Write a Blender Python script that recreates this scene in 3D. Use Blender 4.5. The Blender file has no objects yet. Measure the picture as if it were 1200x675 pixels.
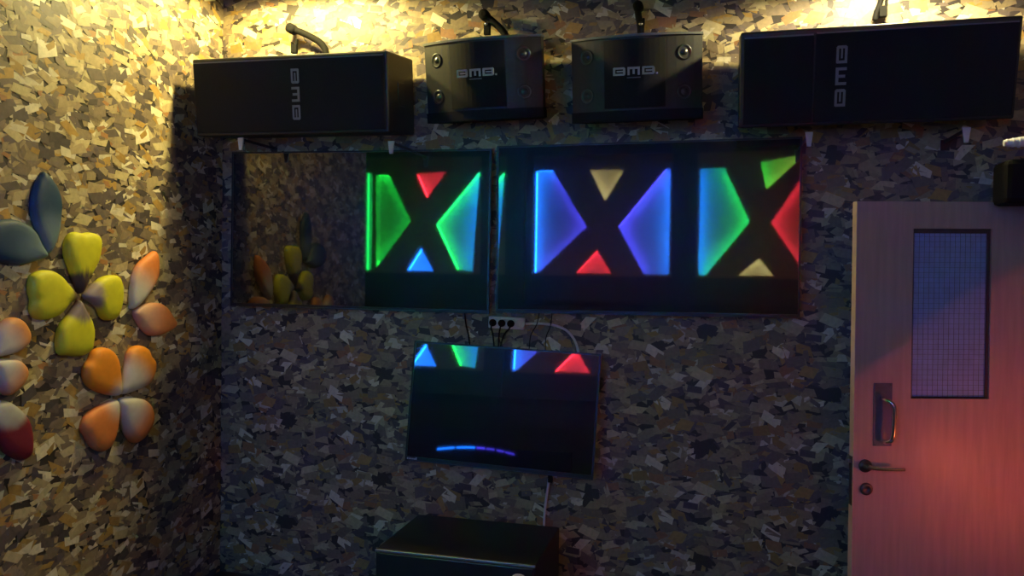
import bpy, bmesh, math, random
from mathutils import Vector, Matrix
from math import sin, cos, radians, pi, atan2, sqrt

SC = bpy.context.scene
COL = SC.collection

# ------------------------------------------------------------------ camera
YAW, PITCH, ROLL, FPX = radians(14.1), radians(-1.3), radians(0.8), 960.0
CAM = Vector((0, 0, 1.7))
FW = Vector((-sin(YAW) * cos(PITCH), cos(YAW) * cos(PITCH), sin(PITCH)))
_r = FW.cross(Vector((0, 0, 1))).normalized()
_u = _r.cross(FW)
RT = _r * cos(ROLL) + _u * sin(ROLL)
UP = _u * cos(ROLL) - _r * sin(ROLL)
cd = bpy.data.cameras.new('camera')
cam = bpy.data.objects.new('camera', cd)
COL.objects.link(cam)
cd.sensor_width = 36.0
cd.lens = FPX / 1200.0 * 36.0
cd.clip_start = 0.02
cam.matrix_world = Matrix(((RT.x, UP.x, -FW.x, CAM.x), (RT.y, UP.y, -FW.y, CAM.y),
                           (RT.z, UP.z, -FW.z, CAM.z), (0, 0, 0, 1)))
SC.camera = cam


def hit(px, py, n, p0):
    """point of a known plane in the room seen at a pixel of the survey photograph"""
    d = FW + RT * ((px - 600) / FPX) - UP * ((py - 337.5) / FPX)
    n = Vector(n)
    return CAM + d * (n.dot(Vector(p0) - CAM) / n.dot(d))


def onY(px, py, y): return hit(px, py, (0, 1, 0), (0, y, 0))
def onX(px, py, x): return hit(px, py, (1, 0, 0), (x, 0, 0))


# ------------------------------------------------------------------ room measures
BACK, LEFT, RIGHT, REAR, CEIL = 4.0, -2.66, 1.32, -1.0, 3.25
LEND = 1.62            # where the flower wall ends and the room widens
FARL = -4.4

# ------------------------------------------------------------------ light and exposure
vs = SC.view_settings
vs.view_transform = 'Standard'
vs.look = 'None'
vs.gamma = 1.0
vs.use_curve_mapping = False
vs.exposure = 0.0
SC.cycles.use_denoising = True
SC.cycles.max_bounces = 6
SC.cycles.sample_clamp_indirect = 4.0
w = bpy.data.worlds.new('world')
SC.world = w
w.use_nodes = True
w.node_tree.nodes['Background'].inputs[0].default_value = (0.5, 0.55, 0.7, 1)
w.node_tree.nodes['Background'].inputs[1].default_value = 0.0

LED_POWER = 125.0
LAMPS = [  # x, y, z, watts, colour, cone (degrees), aim: the ceiling downlights, the last one an added fill
    (-1.93, 3.63, 3.17, 62, (1.0, 0.81, 0.29), 172, (0, 0, -1)),
    (0.66, 3.63, 3.04, 105, (1.0, 0.84, 0.42), 172, (0, 0, -1)),
    (-2.20, 3.64, 3.18, 78, (1.0, 0.81, 0.27), 172, (0, 0, -1)),
    (-2.20, 2.75, 3.18, 12, (0.85, 1.0, 0.62), 75, (-0.9, 0.10, -0.42)),
    (0.30, 0.60, 3.20, 4.8, (1.0, 0.73, 0.64), 172, (0, 0, -1)),  # fill lamp added to lift the door and back wall
]
RED_POS, RED_W = Vector((1.285, 3.10, 0.85)), 5.5


# ------------------------------------------------------------------ materials
def mat(name, col, rough=0.5, metal=0.0, ior=1.5, noise=0.0, nscale=20.0, bump=0.0, trans=0.0, spec=None, attr=None,
        stretch=None):
    m = bpy.data.materials.new(name)
    m.use_nodes = True
    nt = m.node_tree
    b = nt.nodes['Principled BSDF']
    b.inputs['Base Color'].default_value = (*col, 1)
    b.inputs['Roughness'].default_value = rough
    b.inputs['Metallic'].default_value = metal
    b.inputs['IOR'].default_value = ior
    if trans: b.inputs['Transmission Weight'].default_value = trans
    if spec is not None: b.inputs['Specular IOR Level'].default_value = spec
    src = None
    if attr:
        a = nt.nodes.new('ShaderNodeAttribute')
        a.attribute_name = attr
        src = a.outputs['Color']
        nt.links.new(src, b.inputs['Base Color'])
    if noise or bump:
        tc = nt.nodes.new('ShaderNodeTexCoord')
        mp = nt.nodes.new('ShaderNodeMapping')
        if stretch: mp.inputs['Scale'].default_value = stretch
        nz = nt.nodes.new('ShaderNodeTexNoise')
        nz.inputs['Scale'].default_value = nscale
        nz.inputs['Detail'].default_value = 5
        nt.links.new(tc.outputs['Object'], mp.inputs['Vector'])
        nt.links.new(mp.outputs['Vector'], nz.inputs['Vector'])
        if noise:
            hs = nt.nodes.new('ShaderNodeHueSaturation')
            mr = nt.nodes.new('ShaderNodeMapRange')
            mr.inputs['From Min'].default_value = 0.25
            mr.inputs['From Max'].default_value = 0.75
            mr.inputs['To Min'].default_value = 1 - noise
            mr.inputs['To Max'].default_value = 1 + noise
            nt.links.new(nz.outputs['Fac'], mr.inputs['Value'])
            nt.links.new(mr.outputs['Result'], hs.inputs['Value'])
            if src is not None: nt.links.new(src, hs.inputs['Color'])
            else: hs.inputs['Color'].default_value = (*col, 1)
            nt.links.new(hs.outputs['Color'], b.inputs['Base Color'])
        if bump:
            bp = nt.nodes.new('ShaderNodeBump')
            bp.inputs['Strength'].default_value = bump
            bp.inputs['Distance'].default_value = 0.002
            nt.links.new(nz.outputs['Fac'], bp.inputs['Height'])
            nt.links.new(bp.outputs['Normal'], b.inputs['Normal'])
    return m


def emis(name, col, strength):
    m = bpy.data.materials.new(name)
    m.use_nodes = True
    b = m.node_tree.nodes['Principled BSDF']
    b.inputs['Base Color'].default_value = (0.02, 0.02, 0.02, 1)
    b.inputs['Emission Color'].default_value = (*col, 1)
    b.inputs['Emission Strength'].default_value = strength
    return m


M = {
    'chips': mat('chip_wallpaper', (0.2, 0.17, 0.12), 0.55, noise=0.18, nscale=60, bump=0.25, attr='chip'),
    'plaster': mat('dark_plaster', (0.06, 0.05, 0.045), 0.8, noise=0.2, nscale=6, bump=0.2),
    'ceiling': mat('ceiling_paint', (0.10, 0.09, 0.08), 0.8, noise=0.1, nscale=4),
    'floor': mat('floor_vinyl', (0.045, 0.035, 0.032), 0.35, noise=0.3, nscale=9),
    'cabinet': mat('black_vinyl', (0.014, 0.015, 0.016), 0.42, noise=0.25, nscale=140, bump=0.25),
    'grille': mat('black_grille_cloth', (0.008, 0.009, 0.009), 0.8, spec=0.3, noise=0.3, nscale=260, bump=0.3),
    'baffle': mat('black_baffle', (0.024, 0.026, 0.026), 0.48, noise=0.15, nscale=90),
    'trim': mat('grey_trim', (0.13, 0.145, 0.15), 0.4, noise=0.1, nscale=50),
    'ring': mat('dark_metal', (0.10, 0.11, 0.115), 0.3, 0.8, noise=0.1, nscale=80),
    'chrome': mat('polished_metal', (0.72, 0.72, 0.74), 0.2, 1.0, noise=0.05, nscale=80),
    'steel': mat('brushed_steel', (0.42, 0.41, 0.43), 0.35, 1.0, noise=0.12, nscale=60),
    'plate': mat('satin_plate', (0.24, 0.22, 0.30), 0.22, 0.45, noise=0.1, nscale=60),
    'darksteel': mat('aged_steel', (0.12, 0.115, 0.115), 0.4, 0.8, noise=0.2, nscale=60),
    'logo': mat('silver_letters', (0.55, 0.56, 0.55), 0.38, 0.0, noise=0.06, nscale=60),
    'logo_dim': mat('grey_letters', (0.24, 0.25, 0.26), 0.6, 0.0, noise=0.06, nscale=60),
    'black': mat('black_plastic', (0.012, 0.012, 0.013), 0.35, noise=0.2, nscale=70),
    'blackrub': mat('black_rubber', (0.005, 0.005, 0.005), 0.85, spec=0.2, noise=0.2, nscale=70),
    'screen': mat('dark_glass_screen', (0.006, 0.005, 0.006), 0.03, ior=1.86, noise=0.1, nscale=30),
    'white': mat('white_plastic', (0.84, 0.84, 0.86), 0.4, noise=0.06, nscale=50),
    'bracket': mat('pale_grey_metal', (0.66, 0.66, 0.70), 0.45, noise=0.08, nscale=50),
    'wood': mat('beech_veneer', (0.56, 0.40, 0.32), 0.42, noise=0.14, nscale=7, stretch=(6, 6, 0.5)),
    'woodedge': mat('pale_edge_band', (0.62, 0.47, 0.38), 0.5, noise=0.1, nscale=20),
    'pane': mat('frosted_wire_glass', (0.36, 0.54, 0.92), 0.30, noise=0.10, nscale=30, bump=0.3, trans=0.1),
    'wire': mat('glass_wire', (0.13, 0.15, 0.22), 0.5, noise=0.1, nscale=50),
    'bead': mat('shaded_bead', (0.07, 0.05, 0.05), 0.5, noise=0.2, nscale=40),  # darkened bead, stands in for shade at the top of the window recess
    'petal': mat('airbrushed_foam', (0.6, 0.6, 0.6), 0.6, noise=0.07, nscale=35, attr='paint'),
    'lattice': mat('brown_lattice_board', (0.42, 0.22, 0.12), 0.55, noise=0.25, nscale=10, stretch=(1, 1, 6)),
    'surround': mat('navy_surround_board', (0.035, 0.035, 0.055), 0.6, noise=0.2, nscale=10),
    'backing': mat('white_backing', (0.82, 0.82, 0.82), 0.8, noise=0.03, nscale=10),
    'sofa': mat('dark_leather', (0.03, 0.02, 0.025), 0.4, noise=0.2, nscale=40, bump=0.3),
}
_sb = M['screen'].node_tree.nodes['Principled BSDF']     # rough coat imitating camera glow around the bright reflections
_sb.inputs['Coat Weight'].default_value = 0.3
_sb.inputs['Coat Roughness'].default_value = 0.28
LEDC = {'deepgreen': (0.01, 0.8, 0.12), 'azure': (0.008, 0.18, 1.0), 'blue': (0.008, 0.16, 1.0), 'violet': (0.075, 0.055, 1.0), 'green': (0.01, 0.85, 0.06), 'red': (1.0, 0.03, 0.055),
        'yellow': (0.85, 0.72, 0.25), 'lime': (0.35, 0.75, 0.05)}
LEDM = {k: emis('led_' + k, v, LED_POWER * {'azure': 3.0, 'deepgreen': 0.2, 'blue': 1.25, 'violet': 0.8, 'green': 0.6, 'red': 0.55, 'yellow': 0.28, 'lime': 0.25}[k])
        for k, v in LEDC.items()}


# ------------------------------------------------------------------ mesh builder
class MB:
    def __init__(self):
        self.bm = bmesh.new()

    def box(self, x0, x1, y0, y1, z0, z1, bev=0.0, seg=2, mtx=None):
        r = bmesh.ops.create_cube(self.bm, size=1.0)
        vsx = r['verts']
        for v in vsx:
            v.co = Vector(((x0 + x1) / 2 + v.co.x * (x1 - x0), (y0 + y1) / 2 + v.co.y * (y1 - y0),
                           (z0 + z1) / 2 + v.co.z * (z1 - z0)))
        if bev > 0:
            ed = list({e for v in vsx for e in v.link_edges})
            rr = bmesh.ops.bevel(self.bm, geom=ed, offset=bev, segments=seg, affect='EDGES', profile=0.5)
            vsx = list({v for f in rr['faces'] for v in f.verts} | {v for v in vsx if v.is_valid})
        if mtx is not None:
            bmesh.ops.transform(self.bm, matrix=mtx, verts=vsx)
        return self

    def poly(self, pts, y0, y1, holes=(), plane='xz'):
        """prism of a 2-D outline (with holes) between y0 (front) and y1"""
        def mk(a, b, t):
            return Vector((a, t, b)) if plane == 'xz' else (Vector((a, b, t)) if plane == 'xy' else Vector((t, a, b)))
        bm = self.bm
        loops = [pts] + list(holes)
        edges, vs0 = [], []
        for lp in loops:
            vv = [bm.verts.new(mk(a, b, y0)) for a, b in lp]
            vs0.append(vv)
            for i in range(len(vv)):
                edges.append(bm.edges.new((vv[i], vv[(i + 1) % len(vv)])))
        if len(loops) == 1:
            fs = [bm.faces.new(vs0[0])]
        else:
            fs = [g for g in bmesh.ops.triangle_fill(bm, use_beauty=True, use_dissolve=False, edges=edges)['geom']
                  if isinstance(g, bmesh.types.BMFace)]
        ex = bmesh.ops.extrude_face_region(bm, geom=fs, use_keep_orig=True)
        d = mk(0, 0, y1) - mk(0, 0, y0)
        for g in ex['geom']:
            if isinstance(g, bmesh.types.BMVert): g.co += d
        bmesh.ops.recalc_face_normals(bm, faces=list(bm.faces))
        return self

    def tube(self, pts, rad, n=10, smooth=3, taper=None):
        P = [Vector(p) for p in pts]
        if smooth and len(P) > 2:
            Q = []
            for i in range(len(P) - 1):
                a, b, c, d = P[max(i - 1, 0)], P[i], P[i + 1], P[min(i + 2, len(P) - 1)]
                for k in range(smooth):
                    t = k / smooth
                    Q.append(0.5 * ((2 * b) + (c - a) * t + (2 * a - 5 * b + 4 * c - d) * t * t + (3 * b - a - 3 * c + d) * t ** 3))
            Q.append(P[-1])
            P = Q
        rings, prev = [], None
        for i, p in enumerate(P):
            t = (P[min(i + 1, len(P) - 1)] - P[max(i - 1, 0)]).normalized()
            ref = prev if prev is not None else (Vector((0, 0, 1)) if abs(t.z) < 0.9 else Vector((1, 0, 0)))
            a = (ref - t * ref.dot(t)).normalized()
            prev = a
            b = t.cross(a)
            rr = rad if taper is None else rad * (1 + (taper - 1) * i / (len(P) - 1))
            rings.append([self.bm.verts.new(p + a * rr * cos(2 * pi * k / n) + b * rr * sin(2 * pi * k / n)) for k in range(n)])
        for i in range(len(rings) - 1):
            for k in range(n):
                f = self.bm.faces.new((rings[i][k], rings[i][(k + 1) % n], rings[i + 1][(k + 1) % n], rings[i + 1][k]))
                f.smooth = True
        self.bm.faces.new(list(reversed(rings[0])))
        self.bm.faces.new(rings[-1])
        bmesh.ops.recalc_face_normals(self.bm, faces=list(self.bm.faces))
        return self

    def lathe(self, prof, center, axis='y', n=28):
        """revolve (radius, offset) pairs about an axis through center"""
        c = Vector(center)
        def pt(r, h, a):
            if axis == 'y': return c + Vector((r * cos(a), h, r * sin(a)))
            if axis == 'x': return c + Vector((h, r * cos(a), r * sin(a)))
            return c + Vector((r * cos(a), r * sin(a), h))
        rings = [[self.bm.verts.new(pt(max(r, 1e-4), h, 2 * pi * k / n)) for k in range(n)] for r, h in prof]
        for i in range(len(rings) - 1):
            for k in range(n):
                f = self.bm.faces.new((rings[i][k], rings[i][(k + 1) % n], rings[i + 1][(k + 1) % n], rings[i + 1][k]))
                f.smooth = True
        self.bm.faces.new(rings[0])
        self.bm.faces.new(list(reversed(rings[-1])))
        bmesh.ops.recalc_face_normals(self.bm, faces=list(self.bm.faces))
        return self

    def build(self, name, m, parent=None):
        me = bpy.data.meshes.new(name)
        self.bm.to_mesh(me)
        self.bm.free()
        me.materials.append(m)
        o = bpy.data.objects.new(name, me)
        COL.objects.link(o)
        if parent is not None: o.parent = parent
        return o


def tag(o, label=None, cat=None, group=None, kind=None):
    if label: o['label'] = label
    if cat: o['category'] = cat
    if group: o['group'] = group
    if kind: o['kind'] = kind
    return o


def thing(name, label, cat, loc, rot=(0, 0, 0), group=None, kind=None):
    o = bpy.data.objects.new(name, None)
    COL.objects.link(o)
    o.location = loc
    o.rotation_euler = rot
    o.empty_display_size = 0.05
    return tag(o, label, cat, group, kind)


def lamp(name, loc, watts, col, kind='SPOT', size=0.04, cone=radians(172), blend=0.25, axis=(0, 0, -1)):
    l = bpy.data.lights.new(name, kind)
    l.energy = watts
    l.color = col
    l.shadow_soft_size = size
    if kind == 'SPOT':
        l.spot_size = cone
        l.spot_blend = blend
    o = bpy.data.objects.new(name, l)
    COL.objects.link(o)
    o.location = loc
    o.rotation_euler = Vector(axis).to_track_quat('-Z', 'Y').to_euler()
    return o


# ------------------------------------------------------------------ wallpaper of torn chips
PALETTE = [((0.50, 0.42, 0.24), 11), ((0.37, 0.29, 0.165), 20), ((0.275, 0.21, 0.128), 20), ((0.195, 0.148, 0.105), 17),
           ((0.135, 0.103, 0.095), 12), ((0.075, 0.06, 0.062), 9), ((0.33, 0.165, 0.07), 4), ((0.37, 0.23, 0.065), 8),
           ((0.64, 0.58, 0.43), 8)]
_pal = [c for c, k in PALETTE for _ in range(k)]


def chip_tile(seed, n, size):
    rnd = random.Random(seed)
    chips = []
    for i in range(n):
        big = rnd.random()
        L = rnd.uniform(0.060, 0.098) if big < 0.5 else rnd.uniform(0.034, 0.062)
        H = L * rnd.uniform(0.38, 0.64)
        a = rnd.gauss(0.0, 0.32) if rnd.random() < 0.9 else rnd.uniform(-1.5, 1.5)
        sk = rnd.uniform(-0.35, 0.35) * L
        q = []
        for sx, sz in ((-1, -1), (1, -1), (1, 1), (-1, 1)):
            x = sx * L / 2 * rnd.uniform(0.78, 1.1) + sz * sk * 0.5
            z = sz * H / 2 * rnd.uniform(0.75, 1.12)
            q.append((x * cos(a) - z * sin(a), x * sin(a) + z * cos(a)))
        c = rnd.choice(_pal)
        k = rnd.uniform(0.82, 1.2)
        chips.append((rnd.uniform(0, size), rnd.uniform(0, size), q, (c[0] * k, c[1] * k, c[2] * k),
                      0.0006 + 0.0020 * i / n, [rnd.uniform(0, 0.0007) for _ in range(4)]))
    return chips


def paper_wall(name, u0, u1, z0, z1, to3d, seed, slab):
    """slab = (8 corners box args) ; to3d(u, z, lift) maps wall coordinates to the room"""
    S, n = 0.55, 395
    rj = random.Random(seed + 100)
    chips = chip_tile(seed, n, S)
    verts, faces, cols = [], [], []
    bx = slab
    cs = [(bx[i], bx[2 + j], bx[4 + k]) for i in (0, 1) for j in (0, 1) for k in (0, 1)]
    verts += cs
    for f in ((0, 1, 3, 2), (4, 6, 7, 5), (0, 4, 5, 1), (2, 3, 7, 6), (0, 2, 6, 4), (1, 5, 7, 3)):
        faces.append(f)
        cols.append((0.038, 0.030, 0.028))
    nu, nz = int((u1 - u0) / S) + 2, int((z1 - z0) / S) + 2
    for i in range(-1, nu):
        for j in range(-1, nz):
            for cu, cz, q, c, h, hh in chips:
                uu = u0 + i * S + cu + rj.uniform(-0.022, 0.022)
                zz = z0 + j * S + cz + (S * 0.5 if i % 2 else 0) + rj.uniform(-0.016, 0.016)
                if not (u0 + 0.005 < uu < u1 - 0.005 and z0 < zz < z1): continue
                b = len(verts)
                for (dx, dz), dh in zip(q, hh):
                    verts.append(to3d(min(max(uu + dx, u0 + 0.001), u1 - 0.001), min(max(zz + dz, z0), z1), h + dh))
                faces.append((b, b + 1, b + 2, b + 3))
                cols.append(c)
    me = bpy.data.meshes.new(name)
    me.from_pydata(verts, [], faces)
    at = me.attributes.new('chip', 'FLOAT_COLOR', 'FACE')
    flat = []
    for c in cols: flat += [c[0], c[1], c[2], 1.0]
    at.data.foreach_set('color', flat)
    me.materials.append(M['chips'])
    o = bpy.data.objects.new(name, me)
    COL.objects.link(o)
    tag(o, kind='structure')
    return o


tag(paper_wall('wall_back', LEFT, RIGHT, 0, CEIL, lambda u, z, h: (u, BACK - h, z), 7,
               (LEFT - 0.15, RIGHT + 0.15, BACK, BACK + 0.15, 0, CEIL)), 'back wall papered with overlapping torn brown and tan chips', 'wall')
tag(paper_wall('wall_left', LEND, BACK, 0, CEIL, lambda u, z, h: (LEFT + h, u, z), 21,
               (LEFT - 0.15, LEFT, LEND, BACK, 0, CEIL)), 'left wall in chip wallpaper carrying the foam flowers', 'wall')
for nm, b, m in (('floor', (FARL, RIGHT + 0.15, REAR - 0.35, BACK + 0.15, -0.1, 0), 'floor'),
                 ('ceiling', (FARL, RIGHT + 0.15, REAR - 0.35, BACK + 0.15, CEIL, CEIL + 0.1), 'ceiling'),
                 ('wall_right', (RIGHT, RIGHT + 0.15, REAR - 0.35, BACK, 0, CEIL), 'plaster'),
                 ('wall_rear', (FARL, RIGHT, REAR - 0.35, REAR - 0.2, 0, CEIL), 'plaster'),
                 ('wall_alcove', (FARL, LEFT, LEND, LEND + 0.15, 0, CEIL), 'plaster'),
                 ('wall_far_left', (FARL - 0.15, FARL, REAR - 0.35, LEND, 0, CEIL), 'plaster')):
    if nm == 'wall_alcove': b = (FARL, LEFT - 0.15, LEND, LEND + 0.15, 0, CEIL)
    tag(MB().box(*b).build(nm, M[m]), kind='structure')

# ------------------------------------------------------------------ ceiling lamps
for i, (x, y, z, p, c, cone, aim) in enumerate(LAMPS):
    t = thing('downlight', ['warm downlight above the left large speaker', 'warm downlight above the right large speaker',
                            'warm downlight above the left back corner', 'pale downlight turned to the flower wall', 'dim fill light added in the ceiling near the viewer'][i],
              'light', (x, y, CEIL), group='ceiling downlights')
    MB().lathe([(0.02, 0), (0.02, z - CEIL + 0.07), (0.05, z - CEIL + 0.05), (0.055, z - CEIL + 0.01), (0.05, z - CEIL + 0.01),
                (0.045, z - CEIL + 0.045)], (0, 0, 0), 'z').build('housing', M['white'], t)
    MB().lathe([(0.005, z - CEIL + 0.04), (0.026, z - CEIL + 0.038), (0.03, z - CEIL + 0.018), (0.012, z - CEIL + 0.008)], (0, 0, 0), 'z').build(
        'bulb', emis('warm_bulb', c, 6.0), t)
    lamp('downlight_lamp', (x, y, z), p, c, cone=radians(cone), axis=aim, blend=0.25 if cone > 100 else 0.9)

# ------------------------------------------------------------------ lit lattice panels on the wall behind the viewer
ZB, ZH = 1.67, 1.12
MID = {'left': [((0, 1), (0.13, 1), 'blue'), ((0.13, 1), (0.39, 0.45), 'violet'), ((0.39, 0.45), (0.03, 0), 'violet'),
                ((0.03, 0), (0, 0), None), ((0, 0), (0, 1), 'blue')],
       'right': [((1, 1), (1, 0), 'azure'), ((1, 0), (0.82, 0), None), ((0.82, 0), (0.63, 0.45), 'violet'),
                 ((0.63, 0.45), (0.97, 1), 'violet'), ((0.97, 1), (1, 1), None)],
       'top': [((0.41, 1), (0.665, 1), None), ((0.665, 1), (0.527, 0.7), 'yellow'), ((0.527, 0.7), (0.41, 1), 'yellow')],
       'bottom': [((0.32, 0), (0.475, 0.22), 'red'), ((0.475, 0.22), (0.58, 0), 'red'), ((0.58, 0), (0.32, 0), None)]}
LFT = {'edge': [((-0.07, 1), (-0.01, 1), None), ((-0.01, 1), (-0.01, 0), None), ((-0.01, 0), (-0.07, 0), None), ((-0.07, 0), (-0.07, 1), 'deepgreen')],
       'left': [((0.02, 0.97), (0.15, 0.97), 'green'), ((0.15, 0.97), (0.36, 0.5), 'green'), ((0.36, 0.5), (0.03, 0.02), 'green'),
                ((0.03, 0.02), (0.02, 0.97), 'green')],
       'right': [((1, 1), (0.94, 0), 'azure'), ((0.94, 0), (0.8, 0.02), None), ((0.8, 0.02), (0.6, 0.47), 'green'), ((0.6, 0.47), (1, 1), 'green')],
       'top': [((0.41, 0.98), (0.69, 1), None), ((0.69, 1), (0.51, 0.74), 'red'), ((0.51, 0.74), (0.41, 0.98), 'red')],
       'bottom': [((0.33, 0), (0.46, 0.23), 'blue'), ((0.46, 0.23), (0.58, 0), 'blue'), ((0.58, 0), (0.33, 0), 'blue')]}
RGT = {'left': [((0, 1), (0.17, 1), None), ((0.17, 1), (0.35, 0.5), 'green'), ((0.35, 0.5), (0.05, 0), 'green'),
                ((0.05, 0), (0, 0), None), ((0, 0), (0, 1), 'blue')],
       'right': [((1, 1), (1, 0), 'red'), ((1, 0), (0.75, 0), None), ((0.75, 0), (0.5, 0.49), 'red'), ((0.5, 0.49), (0.75, 1), 'red'),
                 ((0.75, 1), (1, 1), None)],
       'top': [((0.42, 1.05), (0.72, 1.12), None), ((0.72, 1.12), (0.46, 0.8), 'lime'), ((0.46, 0.8), (0.42, 1.05), 'green')],
       'bottom': [((0.28, 0), (0.42, 0.16), 'yellow'), ((0.42, 0.16), (0.52, 0), 'yellow'), ((0.52, 0), (0.28, 0), None)]}
DEPTH = 0.16
for spec, x0, x1, bx0, bx1, lab in ((LFT, -3.58, -2.33, FARL + 0.01, -2.09, 'brown X lattice lit green, leftmost seen in the screens'),
                                    (MID, -1.97, -0.51, -2.08, -0.36, 'brown X lattice lit blue and violet'),
                                    (RGT, -0.20, 1.25, -0.35, RIGHT - 0.01, 'brown X lattice lit green and red')):
    W = x1 - x0
    P = thing('lattice_panel', lab + ' on the wall opposite the screens', 'wall panel', ((bx0 + bx1) / 2, REAR, ZB - 0.3), group='lit lattice panels')
    ox, oz = -(bx0 + bx1) / 2, 0.3
    def q(u, v): return (x0 + u * W + ox, v * ZH + oz)
    outer = [(bx0 + ox, 0), (bx1 + ox, 0), (bx1 + ox, ZH + 0.62), (bx0 + ox, ZH + 0.62)]
    holes = [[q(*e[0]) for e in ed] for ed in spec.values()]
    MB().poly(outer, 0.0, -0.02, holes).build('lattice', M['lattice'], P)
    fm = MB().box(bx0 + ox, bx1 + ox, 0.001, 0.012, 0.0, 0.27).box(bx0 + ox, bx1 + ox, 0.001, 0.012, 0.3 + ZH * 1.15, ZH + 0.62)
    fm.box(bx0 + ox, q(-0.09 if spec is LFT else -0.02, 0)[0], 0.001, 0.012, 0.27, 0.3 + ZH * 1.15)
    fm.box(q(1.02 if spec is not RGT else 1.005, 0)[0], bx1 + ox, 0.001, 0.012, 0.27, 0.3 + ZH * 1.15)
    fm.build('surround', M['surround'], P)
    bk = MB().box(bx0 + ox + 0.01, bx1 + ox - 0.01, -0.02 - DEPTH - 0.01, -0.02 - DEPTH, 0.01, ZH + 0.61)
    bk.build('backing', M['backing'], P)
    for ed in spec.values():
        cx = sum(q(*e[0])[0] for e in ed) / len(ed)
        cz = sum(q(*e[0])[1] for e in ed) / len(ed)
        # a divider box keeps each opening's light to itself
        for a, b, colr in ed:
            A, B = Vector(q(*a)), Vector(q(*b))
            d = (B - A)
            L = d.length
            d.normalize()
            nrm = Vector((-d.y, d.x))
            if nrm.dot(Vector((cx, cz)) - A) > 0: nrm = -nrm      # outward
            ang = atan2(d.y, d.x)
            mid = (A + B) / 2 + nrm * 0.035
            Mx = Matrix.Translation((mid.x, -0.02 - DEPTH / 2, mid.y)) @ Matrix.Rotation(-ang, 4, 'Y')
            MB().box(-L / 2 - 0.02, L / 2 + 0.02, -DEPTH / 2, DEPTH / 2, -0.004, 0.004, mtx=Mx).build('divider', M['backing'], P)
            if colr and L > 0.05:
                mid = (A + B) / 2 + nrm * 0.014
                Mx = Matrix.Translation((mid.x, -0.02 - DEPTH + 0.06, mid.y)) @ Matrix.Rotation(-ang, 4, 'Y')
                MB().box(-L / 2, L / 2, -0.006, 0.006, -0.004, 0.004, mtx=Mx).build('led_strip', LEDM[colr], P)

# curved booth sofa with a broken blue light strip along its back, seen only mirrored in the small screen
S = thing('booth_sofa', 'dark curved booth sofa edged with a blue light strip, mirrored in the small screen', 'sofa', (-2.30, -0.62, 0))
def arc(x): return -0.30 + 0.50 * (x / 1.1) ** 2
xs = [-1.1 + 2.2 * i / 16 for i in range(17)]
MB().poly([(x, arc(x)) for x in xs] + [(x, arc(x) - 0.06) for x in reversed(xs)], 0.15, 0.81, plane='xy').build('backrest', M['sofa'], S)
MB().poly([(x, arc(x) + 0.5) for x in xs] + [(x, arc(x)) for x in reversed(xs)], 0.15, 0.45, plane='xy').build('seat', M['sofa'], S)
MB().poly([(x, arc(x) + 0.44) for x in xs] + [(x, arc(x) - 0.04) for x in reversed(xs)], 0.0, 0.15, plane='xy').build('plinth', M['black'], S)
for a, b, c, k in ((-0.42, -0.24, 'blue', 22), (-0.22, -0.02, 'blue', 22), (0.0, 0.09, 'violet', 12), (0.11, 0.2, 'violet', 8), (0.23, 0.31, 'violet', 8), (0.33, 0.43, 'violet', 7)):
    MB().tube([(a + (b - a) * t / 4, arc(a + (b - a) * t / 4) + 0.008, 0.80 - 0.045 * ((a + (b - a) * t / 4) / 0.43) ** 2) for t in range(5)], 0.010, 6, 1).build('light_strip', emis('strip_' + c, LEDC[c], k), S)

# ------------------------------------------------------------------ televisions
def television(name, label, loc, rot, W, H, group, chin=0.018, edge=0.009, cat='television', logo=None, mount=0.04):
    t = thing(name, label, cat, loc, rot, group)
    D = 0.028
    fr = MB().poly([(-W / 2, -H / 2), (W / 2, -H / 2), (W / 2, H / 2), (-W / 2, H / 2)], -0.004, 0.012,
                   [[(-W / 2 + edge, -H / 2 + chin), (W / 2 - edge, -H / 2 + chin), (W / 2 - edge, H / 2 - edge), (-W / 2 + edge, H / 2 - edge)]])
    fr.build('bezel', M['black'], t)
    MB().box(-W / 2 + edge, W / 2 - edge, 0.0, 0.006, -H / 2 + chin, H / 2 - edge).build('screen', M['screen'], t)
    MB().box(-W / 2 + 0.002, W / 2 - 0.002, 0.012, D, -H / 2 + 0.002, H / 2 - 0.002, 0.004).box(
        -W * 0.36, W * 0.36, D, D + 0.012, -H * 0.4, H * 0.3, 0.008).build('back_cover', M['black'], t)
    MB().box(-0.2, 0.2, D + 0.012, D + 0.012 + mount, -0.06, 0.06).build('wall_mount', M['darksteel'], t)
    return t


TW, TH = 1.432, 0.824
ty = -1.35
a = television('wall_television', 'large black wall television left of the gap, mirroring green and red lattices', (-1.823, 3.925, 1.891), (0, radians(0.3), radians(1.6)),
               TW, TH, 'twin large televisions', mount=0.02)
MB().box(-0.33, 0.33, -0.006, -0.003, -TH / 2 + 0.003, -TH / 2 + 0.007).build('trim_strip', M['ring'], a)
b = television('wall_television', 'large black wall television right of the gap, mirroring blue lattices', (-0.354, 3.93, 1.902), (0, radians(-0.4), 0),
               TW, TH, 'twin large televisions', mount=0.02)
SW, SH = 0.952, 0.602
s = television('small_television', 'small tilted black television hung under the two large ones', (-1.026, 3.895, 1.015), (radians(-6.3), radians(2.0), radians(1.0)),
               SW, SH, None, chin=0.022, mount=0.012)
MB().box(-SW / 2 + 0.02, SW / 2 - 0.01, -0.0055, -0.004, -SH / 2 + 0.002, -SH / 2 + 0.0045).build('trim_strip', M['ring'], s)
lg = MB()
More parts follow.
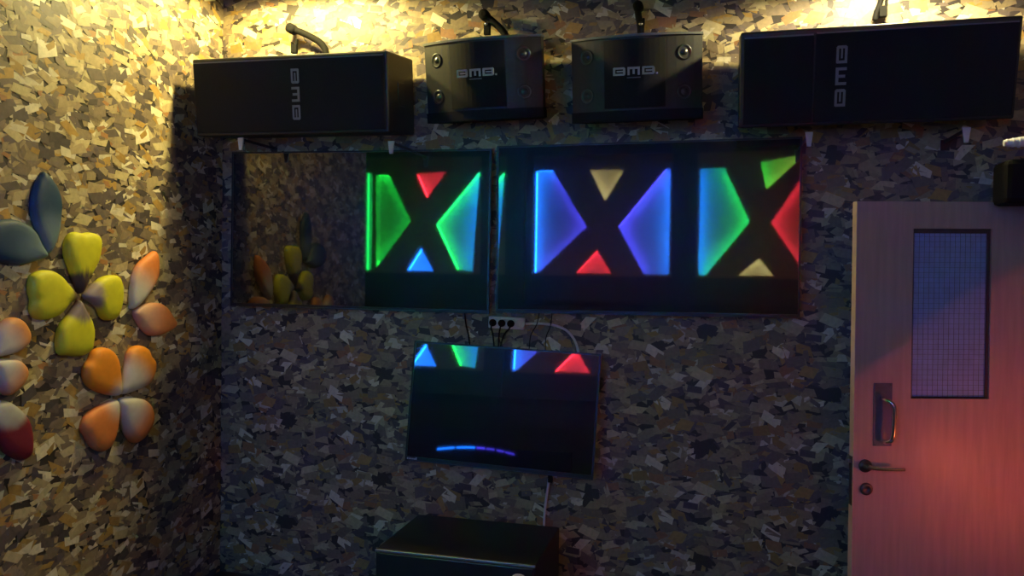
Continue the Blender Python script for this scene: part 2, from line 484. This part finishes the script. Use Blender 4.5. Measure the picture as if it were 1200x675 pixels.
for k, (dx, hgt) in enumerate(((0, 0.008), (0.010, 0.007), (0.019, 0.007), (0.028, 0.007), (0.037, 0.007), (0.045, 0.011))):
    lg.box(-SW / 2 + 0.012 + dx, -SW / 2 + 0.0185 + dx, -0.006, -0.004, -SH / 2 + 0.008, -SH / 2 + 0.008 + hgt)
lg.build('maker_mark', M['logo'], s)


# ------------------------------------------------------------------ block letter marks
def letters(gw, gh, gap, st, y0, y1, mtx, dot=False):
    """three block letters B M B in the local x-z plane, centred"""
    mb = MB()
    tot = 3 * gw + 2 * gap
    def bar(x0, x1, z0, z1): mb.box(x0, x1, y0, y1, z0, z1, mtx=mtx)
    for i, ch in enumerate('BMB'):
        x = -tot / 2 + i * (gw + gap)
        z = -gh / 2
        if ch == 'B':
            c = st * 0.5
            mb2 = [(x, z), (x + gw - c, z), (x + gw, z + c), (x + gw, z + gh - c), (x + gw - c, z + gh), (x + c * 0.6, z + gh), (x, z + gh - c * 0.6)]
            hole = [(x + st, z + st * 0.85), (x + gw - st, z + st * 0.85), (x + gw - st, z + gh * 0.42), (x + st * 1.7, z + gh * 0.42),
                    (x + st * 1.7, z + gh * 0.58), (x + gw - st, z + gh * 0.58), (x + gw - st, z + gh - st * 0.85), (x + st, z + gh - st * 0.85)]
            t = MB()
            t.poly(mb2, y0, y1, [hole])
            bmesh.ops.transform(t.bm, matrix=mtx, verts=list(t.bm.verts))
            me = bpy.data.meshes.new('tmp')
            t.bm.to_mesh(me)
            t.bm.free()
            mb.bm.from_mesh(me)
            bpy.data.meshes.remove(me)
        else:
            bar(x, x + gw, z + gh - st, z + gh)
            bar(x, x + st, z, z + gh - st)
            bar(x + gw - st, x + gw, z, z + gh - st)
            bar(x + gw / 2 - st / 2, x + gw / 2 + st / 2, z + gh * 0.12, z + gh - st)
    if dot:
        bar(tot / 2 + gap * 0.6, tot / 2 + gap * 0.6 + st * 0.8, -gh / 2, -gh / 2 + st * 0.8)
    return mb


# ------------------------------------------------------------------ large loudspeakers lying on their sides
def big_speaker(label, x, zb, tilt, W, D, H, logo_x, logo_rot, seam, roll, ydeep=3.982):
    t = thing('large_loudspeaker', label, 'loudspeaker', (x, ydeep, zb), (radians(tilt), radians(roll), 0), 'large loudspeakers on their sides')
    MB().box(-W / 2, W / 2, -D, 0, 0, H, 0.008).build('cabinet', M['cabinet'], t)
    top = H - 0.022
    spans = [(-W / 2 + 0.012, W / 2 - 0.012)] if seam is None else [(-W / 2 + 0.012, seam - 0.003), (seam + 0.003, W / 2 - 0.012)]
    for i, (a, b) in enumerate(spans):
        g = MB().box(a, b, -D - 0.014, -D + 0.001, 0.014, top - (0.004 if (seam is not None and i == 0) else 0), 0.005).build('grille', M['grille'], t)
        MB().box(a + 0.004, b - 0.004, -D - 0.013, -D - 0.002, top - 0.006 + (-0.003 if (seam is not None and i == 0) else 0.0),
                 top + 0.003 + (-0.003 if (seam is not None and i == 0) else 0.0)).build('edge_trim', M['trim'], g)
    mtx = Matrix.Translation((logo_x, -D - 0.0135, H * 0.5)) @ Matrix.Rotation(radians(logo_rot), 4, 'Y')
    letters(0.070, 0.042, 0.016, 0.0115, -0.003, 0.0005, mtx).build('letter_mark', M['logo_dim'], t)
    # corner protectors and a recessed side handle
    for sx in (-1, 1):
        MB().box(sx * W / 2 - 0.003, sx * W / 2 + 0.003, -D * 0.62, -D * 0.38, H * 0.35, H * 0.65, 0.002).build('side_handle', M['black'], t)
    return t


big_speaker('large black loudspeaker on its side above the left television, downward reading letters', -2.047, 2.388, 7, 1.04, 0.345, 0.378, 0.050, 90, None, 0.4)
big_speaker('large black loudspeaker on its side at upper right above the door, upward reading letters', 0.600, 2.398, 13, 1.05, 0.345, 0.392,
            -0.128, -90, -0.232, -0.4)


# wall brackets over the loudspeakers, all in room coordinates
def bent_arm(label, pts, rad, base, cat='bracket', extra=None, group='clamp arms above the loudspeakers', pivot=None):
    t = thing('clamp_arm', label, cat, pts[-1], group=group)
    o = Vector(pts[-1])
    P = [Vector(p) - o for p in pts]
    MB().tube(P, rad, 10, 4).build('arm', M['blackrub'], t)
    e = P[0]
    MB().lathe([(0.6 * rad, -rad * 1.6), (rad * 1.5, -rad * 1.3), (rad * 1.5, rad * 1.3), (0.6 * rad, rad * 1.6)], e, 'y').build('pivot', M['blackrub'], t)
    c = Vector(base) - o
    MB().box(c.x - 0.016, c.x + 0.016, c.y - 0.012, c.y + 0.012, c.z - 0.03, c.z + 0.018, 0.003).box(
        c.x + 0.007, c.x + 0.018, c.y - 0.01, c.y + 0.01, c.z + 0.015, c.z + 0.045, 0.002).box(
        c.x - 0.017, c.x - 0.009, c.y - 0.01, c.y + 0.01, c.z + 0.015, c.z + 0.03, 0.002).build('clamp', M['blackrub'], t)
    if pivot is not None:
        v = Vector(pivot) - o
        MB().lathe([(0.002, -0.012), (0.008, -0.010), (0.010, 0), (0.010, 0.014)], v, 'y', 16).build('bolt', M['chrome'], t)
    return t


YA = 3.935
bent_arm('black bent clamp arm sticking up above the left large loudspeaker',
         [onY(342, 34, YA), onY(358, 40, YA), onY(374, 49, YA), onY(381, 58, YA), onY(383, 68, YA)], 0.0175, onY(345, 56, YA))
bent_arm('black clamp arm with bright bolt above the left small loudspeaker',
         [onY(568, 18, 3.93), onY(576, 24, 3.93), onY(586, 33, 3.93), onY(591, 39, 3.93), onY(593, 43, 3.93)], 0.0175, onY(571, 34, 3.93), pivot=onY(570, 28, 3.915))
bent_arm('black upright clamp arm with bright bolt above the right small loudspeaker',
         [onY(748, 8, 3.93), onY(748, 17, 3.93), onY(750, 28, 3.93), onY(751, 38, 3.93), onY(751, 46, 3.93)], 0.016, onY(751, 33, 3.93), pivot=onY(751, 28, 3.915))
bent_arm('black clamp arm at the top edge above the right large loudspeaker',
         [onY(1036, -16, 3.93), onY(1034, -6, 3.93), onY(1031, 5, 3.93), onY(1027, 14, 3.93), onY(1025, 24, 3.93)], 0.011, onY(1035, 12, 3.93))

# ------------------------------------------------------------------ small karaoke loudspeakers
def small_speaker(label, x, zb, tilt, yaw, roll, ydeep=3.98):
    W, WB, D, H = 0.585, 0.46, 0.205, 0.34
    t = thing('small_loudspeaker', label, 'loudspeaker', (x, ydeep, zb), (radians(tilt), radians(roll), radians(yaw)), 'small loudspeakers')
    n = 16
    def front(u, bul=0.085): return -D - bul * (1 - (2 * u - 1) ** 2)
    arcp = [(-W / 2 + W * i / n, front(i / n)) for i in range(n + 1)]
    plan = arcp + [(W / 2, -D + 0.04), (WB / 2, 0), (-WB / 2, 0), (-W / 2, -D + 0.04)]
    MB().poly(plan, 0.012, H - 0.010, plane='xy').build('cabinet', M['baffle'], t)
    lid = [(-W / 2 - 0.004 + (W + 0.008) * i / n, front(i / n) - 0.006) for i in range(n + 1)] + [(W / 2 + 0.004, -D + 0.04), (WB / 2, 0), (-WB / 2, 0), (-W / 2 - 0.004, -D + 0.04)]
    MB().poly(lid, H - 0.010, H, plane='xy').build('top_lip', M['trim'], t)
    MB().poly(lid, -0.035, 0.012, plane='xy').build('base_lip', M['grille'], t)
    # bulged centre grille
    gx = [-0.135 + 0.27 * i / 12 for i in range(13)]
    gp = [(xx, front(xx / W + 0.5) - 0.006 - 0.012 * (1 - (xx / 0.135) ** 2)) for xx in gx] + [(0.135, front(0.5 + 0.135 / W) + 0.02), (-0.135, front(0.5 - 0.135 / W) + 0.02)]
    g = MB().poly(gp, 0.022, H - 0.022, plane='xy').build('grille', M['grille'], t)
    yg = front(0.5) - 0.018
    letters(0.054, 0.035, 0.010, 0.0095, yg - 0.003, yg + 0.004, Matrix.Translation((0.0, 0, H * 0.53)), dot=True).build('letter_mark', M['logo'], g)
    MB().box(-0.03, 0.03, yg - 0.001, yg + 0.003, H * 0.53 - 0.030, H * 0.53 - 0.026).build('caption_line', M['logo_dim'], g)
    for sx in (-1, 1):
        for zz in (0.085, H - 0.085):
            cx = sx * 0.215
            yy = front(cx / W + 0.5)
            sl = -sx * 0.42
            Mx = Matrix.Translation((cx, yy + 0.004, zz)) @ Matrix.Rotation(-sl, 4, 'Z')
            m1 = MB().lathe([(0.034, 0.004), (0.034, -0.006), (0.029, -0.008), (0.022, 0.0), (0.017, -0.002), (0.009, -0.008), (0.001, -0.010)], (0, 0, 0), 'y', 24)
            bmesh.ops.transform(m1.bm, matrix=Mx, verts=list(m1.bm.verts))
            m1.build('tweeter', M['ring'], t)
    return t


small_speaker('small black loudspeaker with curved front, beside the left large one', -1.082, 2.477, 9, -4, -0.5)
small_speaker('small black loudspeaker with curved front, beside the right large one', -0.376, 2.452, 9, 0, -0.6)

# ------------------------------------------------------------------ pale gusset brackets under the large loudspeakers
for i, (px, py, lab) in enumerate(((283, 161, 'pale wedge bracket under the left end of the left large loudspeaker'),
                                   (459, 165, 'pale wedge bracket above the left television, right end of its loudspeaker'),
                                   (948, 156, 'pale wedge bracket beside the upper right corner of the right television'),
                                   (1132, 151, 'pale wedge bracket above the door under the right large loudspeaker'))):
    yf = 3.68
    p = onY(px, py + (5 if i < 2 else 4), yf)
    fd = yf - BACK
    t = thing('shelf_bracket', lab, 'bracket', (p.x, BACK, p.z), group='pale brackets under the large loudspeakers')
    zt = 0.018
    MB().poly([(-0.016, zt), (0.016, zt), (0.008, -0.042), (-0.008, -0.042)], fd - 0.01, fd).build('front_plate', M['bracket'], t)
    MB().poly([(fd, zt), (-0.006, zt), (-0.006, zt - 0.014), (fd, zt - 0.014)], -0.002, 0.002, plane='yz').build('support_arm', M['black'], t)
    MB().box(-0.018, 0.018, -0.0075, -0.0035, -0.03, zt).build('wall_plate', M['black'], t)

# ------------------------------------------------------------------ foam wall flowers on the left wall
def cat_closed(P, k=6):
    out, n = [], len(P)
    for i in range(n):
        a, b, c, d = P[i - 1], P[i], P[(i + 1) % n], P[(i + 2) % n]
        for j in range(k):
            t = j / k
            out.append(tuple(0.5 * ((2 * b[m]) + (c[m] - a[m]) * t + (2 * a[m] - 5 * b[m] + 4 * c[m] - d[m]) * t * t +
                                    (3 * b[m] - a[m] - 3 * c[m] + d[m]) * t ** 3) for m in (0, 1)))
    return out


def petal(root, pts, base, inner, outer, lo, hi, H=0.042, mid=None, sharp=False, name='petal'):
    """pts, base: outline and inner end on the wall plane as (y, z) relative to the flower"""
    out = cat_closed(pts, 5)
    n = len(out)
    cy, cz = sum(p[0] for p in out) / n, sum(p[1] for p in out) / n
    far = max(sqrt((p[0] - base[0]) ** 2 + (p[1] - base[1]) ** 2) for p in out)
    levels = [(1.0, 0.0), (1.0, 0.25), (0.985, 0.45), (0.94, 0.66), (0.86, 0.82), (0.72, 0.93), (0.5, 0.985), (0.25, 1.0)]
    verts = []
    for rho, h in levels:
        for y, z in out:
            verts.append((0.004 + h * H, cy + (y - cy) * rho, cz + (z - cz) * rho))
    verts.append((0.004 + H, cy, cz))
    faces = []
    for l in range(len(levels) - 1):
        for i in range(n):
            j = (i + 1) % n
            faces.append((l * n + i, l * n + j, (l + 1) * n + j, (l + 1) * n + i))
    L = (len(levels) - 1) * n
    for i in range(n): faces.append((L + i, L + (i + 1) % n, len(verts) - 1))
    faces.append(tuple(range(n - 1, -1, -1)))
    me = bpy.data.meshes.new(name)
    me.from_pydata(verts, [], faces)
    bm = bmesh.new()
    bm.from_mesh(me)
    bmesh.ops.recalc_face_normals(bm, faces=list(bm.faces))
    bm.to_mesh(me)
    bm.free()
    at = me.attributes.new('paint', 'FLOAT_COLOR', 'POINT')
    fl = []
    for v in verts:
        t = sqrt((v[1] - base[0]) ** 2 + (v[2] - base[1]) ** 2) / far
        k = min(max((t - lo) / (hi - lo), 0), 1)
        k = k * k * (3 - 2 * k)
        c = [inner[m] + (outer[m] - inner[m]) * k for m in range(3)]
        fl += c + [1.0]
    at.data.foreach_set('color', fl)
    for p in me.polygons: p.use_smooth = len(p.vertices) <= 4
    me.materials.append(M['petal'])
    o = bpy.data.objects.new(name, me)
    COL.objects.link(o)
    o.parent = root
    return o


XL = LEFT
def crop2(p): return (p[0] * 0.5628, 180 + p[1] * 0.5628)
def crop6(p): return (p[0] * 0.2073, 190 + p[1] * 0.2073)
def crop7(p): return (p[0] * 0.3107, 350 + p[1] * 0.3107)


def flower(label, centre, petals, conv, cat='wall ornament'):
    c = onX(*conv(centre), XL)
    t = thing('foam_flower', label, cat, (XL, c.y, c.z), group='foam flowers on the left wall')
    for pts, base, inner, outer, lo, hi, H in petals:
        W = [onX(*conv(p), XL) for p in pts]
        Bp = onX(*conv(base), XL)
        petal(t, [(v.y - c.y, v.z - c.z) for v in W], (Bp.y - c.y, Bp.z - c.z), inner, outer, lo, hi, H)
    return t


YEL, DRK, PAL = (0.62, 0.60, 0.02), (0.075, 0.045, 0.04), (0.50, 0.46, 0.48)
flower('yellow heart-petalled foam flower with dark throats on the left wall', (160, 298), [
    ([(138, 168), (150, 163), (163, 166), (178, 164), (193, 168), (201, 180), (199, 205), (194, 225), (184, 245), (172, 268), (160, 292),
      (152, 278), (144, 258), (135, 232), (128, 208), (129, 185)], (160, 298), DRK, YEL, 0.34, 0.42, 0.045),
    ([(62, 250), (80, 243), (100, 244), (118, 255), (135, 275), (150, 292), (150, 303), (135, 312), (125, 325), (110, 338), (85, 346), (65, 342),
      (56, 325), (58, 305), (53, 285), (55, 262)], (160, 298), DRK, YEL, 0.20, 0.32, 0.045),
    ([(205, 258), (222, 253), (237, 255), (245, 270), (247, 295), (243, 320), (234, 342), (215, 347), (203, 338), (195, 320), (180, 308), (168, 300),
      (170, 290), (182, 276), (194, 266)], (160, 298), (0.28, 0.22, 0.24), YEL, 0.35, 0.52, 0.045),
    ([(158, 305), (166, 320), (180, 345), (186, 370), (184, 395), (180, 410), (165, 420), (150, 422), (135, 420), (118, 418), (111, 400), (113, 375),
      (120, 355), (135, 335), (150, 315)], (160, 298), (0.20, 0.15, 0.16), YEL, 0.34, 0.46, 0.045)], crop2)

ORA, ORB, WHT = (0.78, 0.26, 0.015), (0.72, 0.22, 0.05), (0.60, 0.58, 0.60)
flower('orange and white four-petalled foam flower below the yellow one', (240, 507), [
    ([(241, 502), (243, 480), (240, 450), (235, 425), (222, 408), (205, 403), (188, 410), (178, 430), (168, 445), (168, 468), (178, 485), (200, 497),
      (222, 503)], (240, 507), WHT, ORA, 0.10, 0.42, 0.045),
    ([(246, 500), (248, 470), (255, 435), (262, 410), (280, 399), (298, 405), (305, 420), (315, 435), (312, 460), (300, 480), (275, 493)],
     (240, 507), WHT, ORA, 0.42, 0.85, 0.045),
    ([(236, 513), (215, 517), (190, 530), (170, 548), (163, 572), (172, 590), (180, 605), (190, 615), (205, 620), (222, 608), (233, 580), (238, 545)],
     (240, 507), WHT, ORB, 0.12, 0.55, 0.045),
    ([(245, 510), (270, 507), (295, 513), (308, 530), (311, 555), (300, 580), (285, 597), (272, 602), (258, 590), (248, 565), (243, 535)],
     (240, 507), WHT, ORB, 0.35, 0.85, 0.045)], crop2)

flower('pair of pointed orange foam leaves right of the yellow flower', (268, 330), [
    ([(317, 203), (323, 220), (322, 250), (312, 275), (295, 300), (277, 320), (267, 322), (265, 305), (266, 285), (270, 255), (280, 232), (298, 215)],
     (266, 325), WHT, ORB, 0.25, 0.75, 0.038),
    ([(272, 333), (285, 318), (305, 311), (325, 311), (340, 320), (352, 338), (361, 356), (345, 370), (325, 378), (305, 378), (288, 363)],
     (268, 330), (0.55, 0.33, 0.25), ORB, 0.1, 0.9, 0.038)], crop2)

BLU, BL2 = (0.009, 0.045, 0.11), (0.13, 0.20, 0.28)
flower('dark blue pointed foam leaves above the yellow flower', (250, 525), [
    ([(232, 55), (270, 90), (305, 150), (325, 220), (322, 310), (310, 400), (285, 480), (258, 518), (232, 495), (200, 420), (175, 340), (160, 280),
      (162, 200), (185, 120), (208, 80)], (255, 525), BL2, BLU, 0.30, 0.62, 0.035),
    ([(248, 527), (215, 470), (180, 400), (140, 360), (80, 330), (20, 322), (-60, 335), (-120, 380), (-150, 440), (-130, 500), (-60, 550), (20, 572),
      (100, 580), (160, 565), (215, 548)], (250, 527), BL2, BLU, 0.10, 0.75, 0.04)], crop6)

lo_pet = [([(0, 85), (25, 72), (50, 72), (75, 90), (95, 130), (90, 165), (65, 190), (30, 207), (0, 215), (-40, 222), (-52, 222), (-48, 190), (-32, 130)]),
          ([(-50, 232), (0, 226), (40, 228), (65, 240), (85, 270), (75, 310), (45, 345), (15, 365), (-10, 350), (-30, 310), (-48, 265)])]
mir = lambda P: [(-116 - x, y) for x, y in P]
flower('pale orange foam flower cut by the left edge', (-58, 226),
       [(p, (-58, 226), WHT, (0.66, 0.26, 0.10), 0.35, 0.9, 0.045) for p in lo_pet] +
       [(mir(p), (-58, 226), WHT, (0.66, 0.26, 0.10), 0.35, 0.9, 0.045) for p in lo_pet], crop7)
flower('dark red and white foam petal at the lower left edge', (-20, 385), [
    ([(0, 384), (30, 395), (60, 420), (90, 460), (103, 520), (103, 575), (90, 600), (60, 608), (20, 590), (-20, 555), (-50, 500), (-60, 440), (-35, 395)],
     (5, 380), (0.42, 0.42, 0.42), (0.19, 0.012, 0.022), 0.30, 0.48, 0.045)], crop7)

# ------------------------------------------------------------------ power strip, plugs and cables
YW = 3.965
c = onY(593, 378.5, YW)
t = thing('power_strip', 'white four-socket power strip on the wall above the small television', 'power strip', (c.x, BACK, c.z), (0, radians(1.5), 0))
hw, hh = 0.092, 0.030
MB().box(-hw, hw, -0.036, -0.004, -hh, hh, 0.006).build('body', M['white'], t)
for k in range(4):
    x = -hw + 0.026 + k * 0.0465
    MB().lathe([(0.023, -0.035), (0.023, -0.0385), (0.0205, -0.0385), (0.019, -0.0365), (0.004, -0.0365)], (x, 0, 0), 'y', 24).build('socket', M['white'], t)
for k in range(3):
    x = c.x - hw + 0.026 + k * 0.0465
    g = thing('power_plug', ['black plug in the first socket from the left', 'black plug in the second socket from the left',
                             'black plug in the third socket from the left'][k] + ' of the power strip', 'plug', (x, BACK - 0.039, c.z - k * 0.001), group='black plugs in the power strip')
    MB().lathe([(0.018, -0.001), (0.0185, -0.012), (0.013, -0.024), (0.006, -0.028)], (0, 0, 0), 'y', 18).build('plug_body', M['blackrub'], g)
    e = onY((579, 584, 586)[k], 408, 3.972)
    MB().tube([(0, -0.018, -0.006), (-0.004, -0.022, -0.025), ((e.x - x) * 0.6, -0.01, -0.06), (e.x - x, 0.010, e.z - c.z)], 0.0042, 8, 4).build('cord', M['blackrub'], g)


def cable(name, label, pts, rad, m, cat='cable', group=None):
    o = Vector(pts[0])
    ob = MB().tube([Vector(p) - o for p in pts], rad, 8, 5).build(name, m)
    ob.location = o
    return tag(ob, label, cat, group)


cable('white_cable', 'white cable arching from the power strip behind the small television', [onY(616, 379.5, 3.975), onY(632, 379, 3.975), onY(648, 381, 3.978),
      onY(662, 386, 3.98), onY(671, 395, 3.982), onY(676, 405, 3.984), onY(678, 415, 3.984)], 0.0065, M['white'], group='white cables')
cable('white_cable', 'white cable hanging from the small television down behind the black cabinet', [onY(644, 548, 3.965), onY(643, 565, 3.97), onY(640, 585, 3.972),
      onY(638, 605, 3.972), onY(637, 640, 3.972)], 0.0065, M['white'], group='white cables')
cable('thin_cord', 'thin black cord crossing under the white cable to the small television', [onY(632, 366, 3.972), onY(629, 380, 3.966), onY(622, 393, 3.97), onY(620, 410, 3.975)], 0.0025, M['blackrub'], group='thin black cords')
cable('thin_cord', 'thin black cord right of the other, below the right television', [onY(647, 366, 3.972), onY(645, 382, 3.966), onY(640, 395, 3.97), onY(639, 412, 3.975)], 0.0025, M['blackrub'], group='thin black cords')
cable('thin_cord', 'black cord left of the power strip, below the left television', [onY(544, 364, 3.978), onY(546, 380, 3.98), onY(549, 393, 3.98), onY(551, 410, 3.982)], 0.004, M['blackrub'], group='thin black cords')
cn = thing('cable_connector', 'dark connector dangling with a small tag under the small television', 'connector', onY(645, 556, 3.965))
MB().box(-0.012, 0.012, -0.008, 0.008, -0.04, 0.03, 0.003).build('plug_body', M['blackrub'], cn)
MB().box(0.018, 0.034, -0.004, 0.0, -0.012, -0.004, 0.001).box(0.01, 0.02, -0.003, 0.0, -0.0095, -0.006).build('cable_tie', M['white'], cn)

# ------------------------------------------------------------------ black cabinet on the floor under the small television
zt = 0.452
fl, fr_, bx_ = (-1.452, 3.36), (-0.724, 3.36), 3.895
t = thing('equipment_cabinet', 'low black equipment cabinet on the floor under the small television', 'cabinet', ((fl[0] + fr_[0]) / 2, 3.36, 0))
hw = (fr_[0] - fl[0]) / 2
MB().box(-hw, hw, 0.0, bx_ - 3.36, 0.04, zt, 0.006).build('body', M['cabinet'], t)
MB().box(-hw + 0.008, hw - 0.008, -0.012, 0.001, 0.055, zt - 0.014, 0.004).build('front_panel', M['black'], t)
MB().box(-hw, hw, -0.008, 0.002, zt - 0.012, zt - 0.001, 0.002).build('edge_strip', M['steel'], t)
bd = onY(608, 678, 3.345)
cx = (fl[0] + fr_[0]) / 2
m1 = MB().lathe([(0.026, 0.0), (0.026, -0.006), (0.022, -0.009), (0.001, -0.009)], (0, 0, 0), 'y', 28)
bmesh.ops.transform(m1.bm, matrix=Matrix.Translation((bd.x - cx, -0.011, bd.z)) @ Matrix.Diagonal((1.25, 1, 0.75, 1)), verts=list(m1.bm.verts))
m1.build('badge', M['white'], t)
for sx in (-1, 1):
    for yy in (0.05, 0.48):
        MB().lathe([(0.022, 0), (0.025, 0.04)], (sx * (hw - 0.06), yy, 0), 'z', 16).build('foot', M['blackrub'], t)

# ------------------------------------------------------------------ open beech door with wired glass
door = bpy.data.objects.new('door_1', None)
COL.objects.link(door)
door.location = (0.547, 3.50, 0)
door.rotation_euler = (0, radians(-0.5), YAW)
tag(door, 'open beech door with wired glass window at the right edge', 'door', kind='structure')
DW, DH, DT = 0.765, 1.99, 0.040
wx0, wx1, wz0, wz1 = 0.226, 0.538, 1.204, 1.883
MB().poly([(0.003, 0.012), (DW, 0.012), (DW, DH), (0.003, DH)], 0, DT, [[(wx0, wz0), (wx1, wz0), (wx1, wz1), (wx0, wz1)]]).build('leaf', M['wood'], door)
MB().box(0, 0.003, 0.0, DT, 0.012, DH).build('edge_band', M['woodedge'], door)
e = 0.010
MB().poly([(wx0, wz0), (wx1, wz0), (wx1, wz1), (wx0, wz1)], 0.010, 0.030,
          [[(wx0 + e * 0.7, wz0 + e * 0.7), (wx1 - e, wz0 + e * 0.7), (wx1 - e, wz1 - e * 1.8), (wx0 + e * 0.7, wz1 - e * 1.8)]]).build('glazing_bead', M['bead'], door)  # top band widened to carry the shade put into the bead colour
pn = MB().box(wx0 + 0.004, wx1 - 0.004, 0.018, 0.024, wz0 + 0.004, wz1 - 0.004).build('pane', M['pane'], door)
wr = MB()
k = wx0 + 0.012
while k < wx1 - 0.006:
    wr.box(k - 0.0004, k + 0.0004, 0.0165, 0.0178, wz0 + 0.006, wz1 - 0.006)
    k += 0.0205
k = wz0 + 0.012
while k < wz1 - 0.006:
    wr.box(wx0 + 0.006, wx1 - 0.006, 0.0165, 0.0178, k - 0.0004, k + 0.0004)
    k += 0.0205
wr.build('wire_grid', M['wire'], pn)
dn = Vector((sin(YAW), -cos(YAW), 0))
dx = Vector((cos(YAW), sin(YAW), 0))
def ondoor(px, py):
    p = hit(px, py, dn, door.location)
    return (p - door.location).dot(dx), p.z
pa, pb = ondoor(1027, 449), ondoor(1047, 523)
hp = MB().box(pa[0], pb[0], -0.003, 0.0, pb[1], pa[1], 0.001).build('pull_plate', M['plate'], door)
hx = pb[0] - 0.020
MB().tube([(hx - 0.022, -0.001, pa[1] - 0.062), (hx - 0.012, -0.03, pa[1] - 0.066), (hx + 0.006, -0.045, pa[1] - 0.085), (hx + 0.008, -0.046, (pa[1] + pb[1]) / 2 - 0.01),
           (hx + 0.004, -0.044, pb[1] + 0.04), (hx - 0.008, -0.030, pb[1] + 0.022), (hx - 0.018, -0.001, pb[1] + 0.020)], 0.0095, 10, 4).build('pull_handle', M['chrome'], hp)
for zz in (pa[1] - 0.006, pb[1] + 0.006):
    for xx in (pa[0] + 0.008, pb[0] - 0.008):
        MB().lathe([(0.0035, -0.003), (0.0035, -0.0045), (0.001, -0.005)], (xx, 0, zz), 'y', 10).build('screw', M['darksteel'], hp)
lx, lz = ondoor(1016, 546)
lv = MB().lathe([(0.026, 0), (0.026, -0.006), (0.022, -0.009), (0.012, -0.010), (0.011, -0.04), (0.001, -0.042)], (lx, 0, lz), 'y', 24).build('rosette', M['darksteel'], door)
ex, ez = ondoor(1056, 549)
MB().tube([(lx - 0.008, -0.044, lz + 0.008), (lx + 0.02, -0.046, lz), (lx + 0.07, -0.048, lz - 0.002), (ex, -0.046, lz - 0.004)], 0.0085, 10, 4, taper=0.8).build('lever', M['chrome'], lv)
kx, kz = ondoor(1017, 573)
MB().lathe([(0.025, 0), (0.025, -0.006), (0.021, -0.010), (0.009, -0.010), (0.007, -0.006), (0.001, -0.006)], (kx, 0, kz), 'y', 24).build('keyhole_cover', M['darksteel'], door)
ep = MB().box(-0.0025, 0.0005, 0.008, 0.034, kz - 0.07, lz + 0.035).build('lock_plate', M['darksteel'], door)
MB().box(-0.014, -0.002, 0.014, 0.028, lz + 0.008, lz + 0.022, 0.002).build('latch', M['steel'], ep)

# ------------------------------------------------------------------ fixtures reaching in from the right wall
p0, p1 = onY(1180, 186, 3.42), onY(1180, 238, 3.42)
t = thing('wall_spotlight', 'black box spotlight at the right edge just above the door', 'spotlight', (RIGHT, 3.42, (p0.z + p1.z) / 2))
zc = (p0.z + p1.z) / 2
hz = (p0.z - p1.z) / 2
MB().box(p0.x - RIGHT, -0.075, 0.0, 0.17, -hz, hz, 0.02).build('housing', M['blackrub'], t)
MB().box(-0.08, -0.004, 0.06, 0.10, -0.02, 0.02, 0.004).box(-0.012, -0.003, 0.03, 0.13, -0.06, 0.06).build('wall_arm', M['blackrub'], t)
p0 = onY(1176, 168, 3.45)
t = thing('white_conduit', 'white ribbed conduit end poking in at the right edge under the loudspeaker', 'conduit', (RIGHT, 3.45, p0.z))
MB().tube([(p0.x - RIGHT, 0, 0), (p0.x - RIGHT + 0.03, 0, 0.002), (p0.x - RIGHT + 0.10, 0, 0.006), (-0.002, 0, 0.010)], 0.011, 12, 5, taper=2.4).build('tube', M['white'], t)
for k in range(3):
    MB().lathe([(0.010 + 0.002 * k, -0.007), (0.0145 + 0.003 * k, -0.003), (0.0145 + 0.003 * k, 0.003), (0.010 + 0.002 * k, 0.007)], (p0.x - RIGHT + 0.012 + k * 0.02, 0, 0.002), 'x', 16).build('rib', M['white'], t)

# ------------------------------------------------------------------ red lamp added on the right wall; its cone edge imitates a shadow line
l1, l3 = hit(1003, 428, dn, door.location), hit(1200, 292, dn, door.location)
nn = (l1 - RED_POS).cross(l3 - RED_POS).normalized()
if nn.z > 0: nn = -nn
lean = (Vector((0.9, 3.55, 0.8)) - RED_POS).normalized()
lamp('added_red_beam', RED_POS, RED_W, (1.0, 0.16, 0.045), cone=radians(178), blend=0.02, axis=nn, size=0.015)
t = thing('added_red_lamp', 'small black unseen lamp added low on the right wall to redden the door', 'light', (RIGHT, RED_POS.y, RED_POS.z))
MB().lathe([(0.03, 0.0), (0.05, -0.02), (0.05, -0.06)], (0, 0, -0.06), 'x', 20).build('housing', M['black'], t)
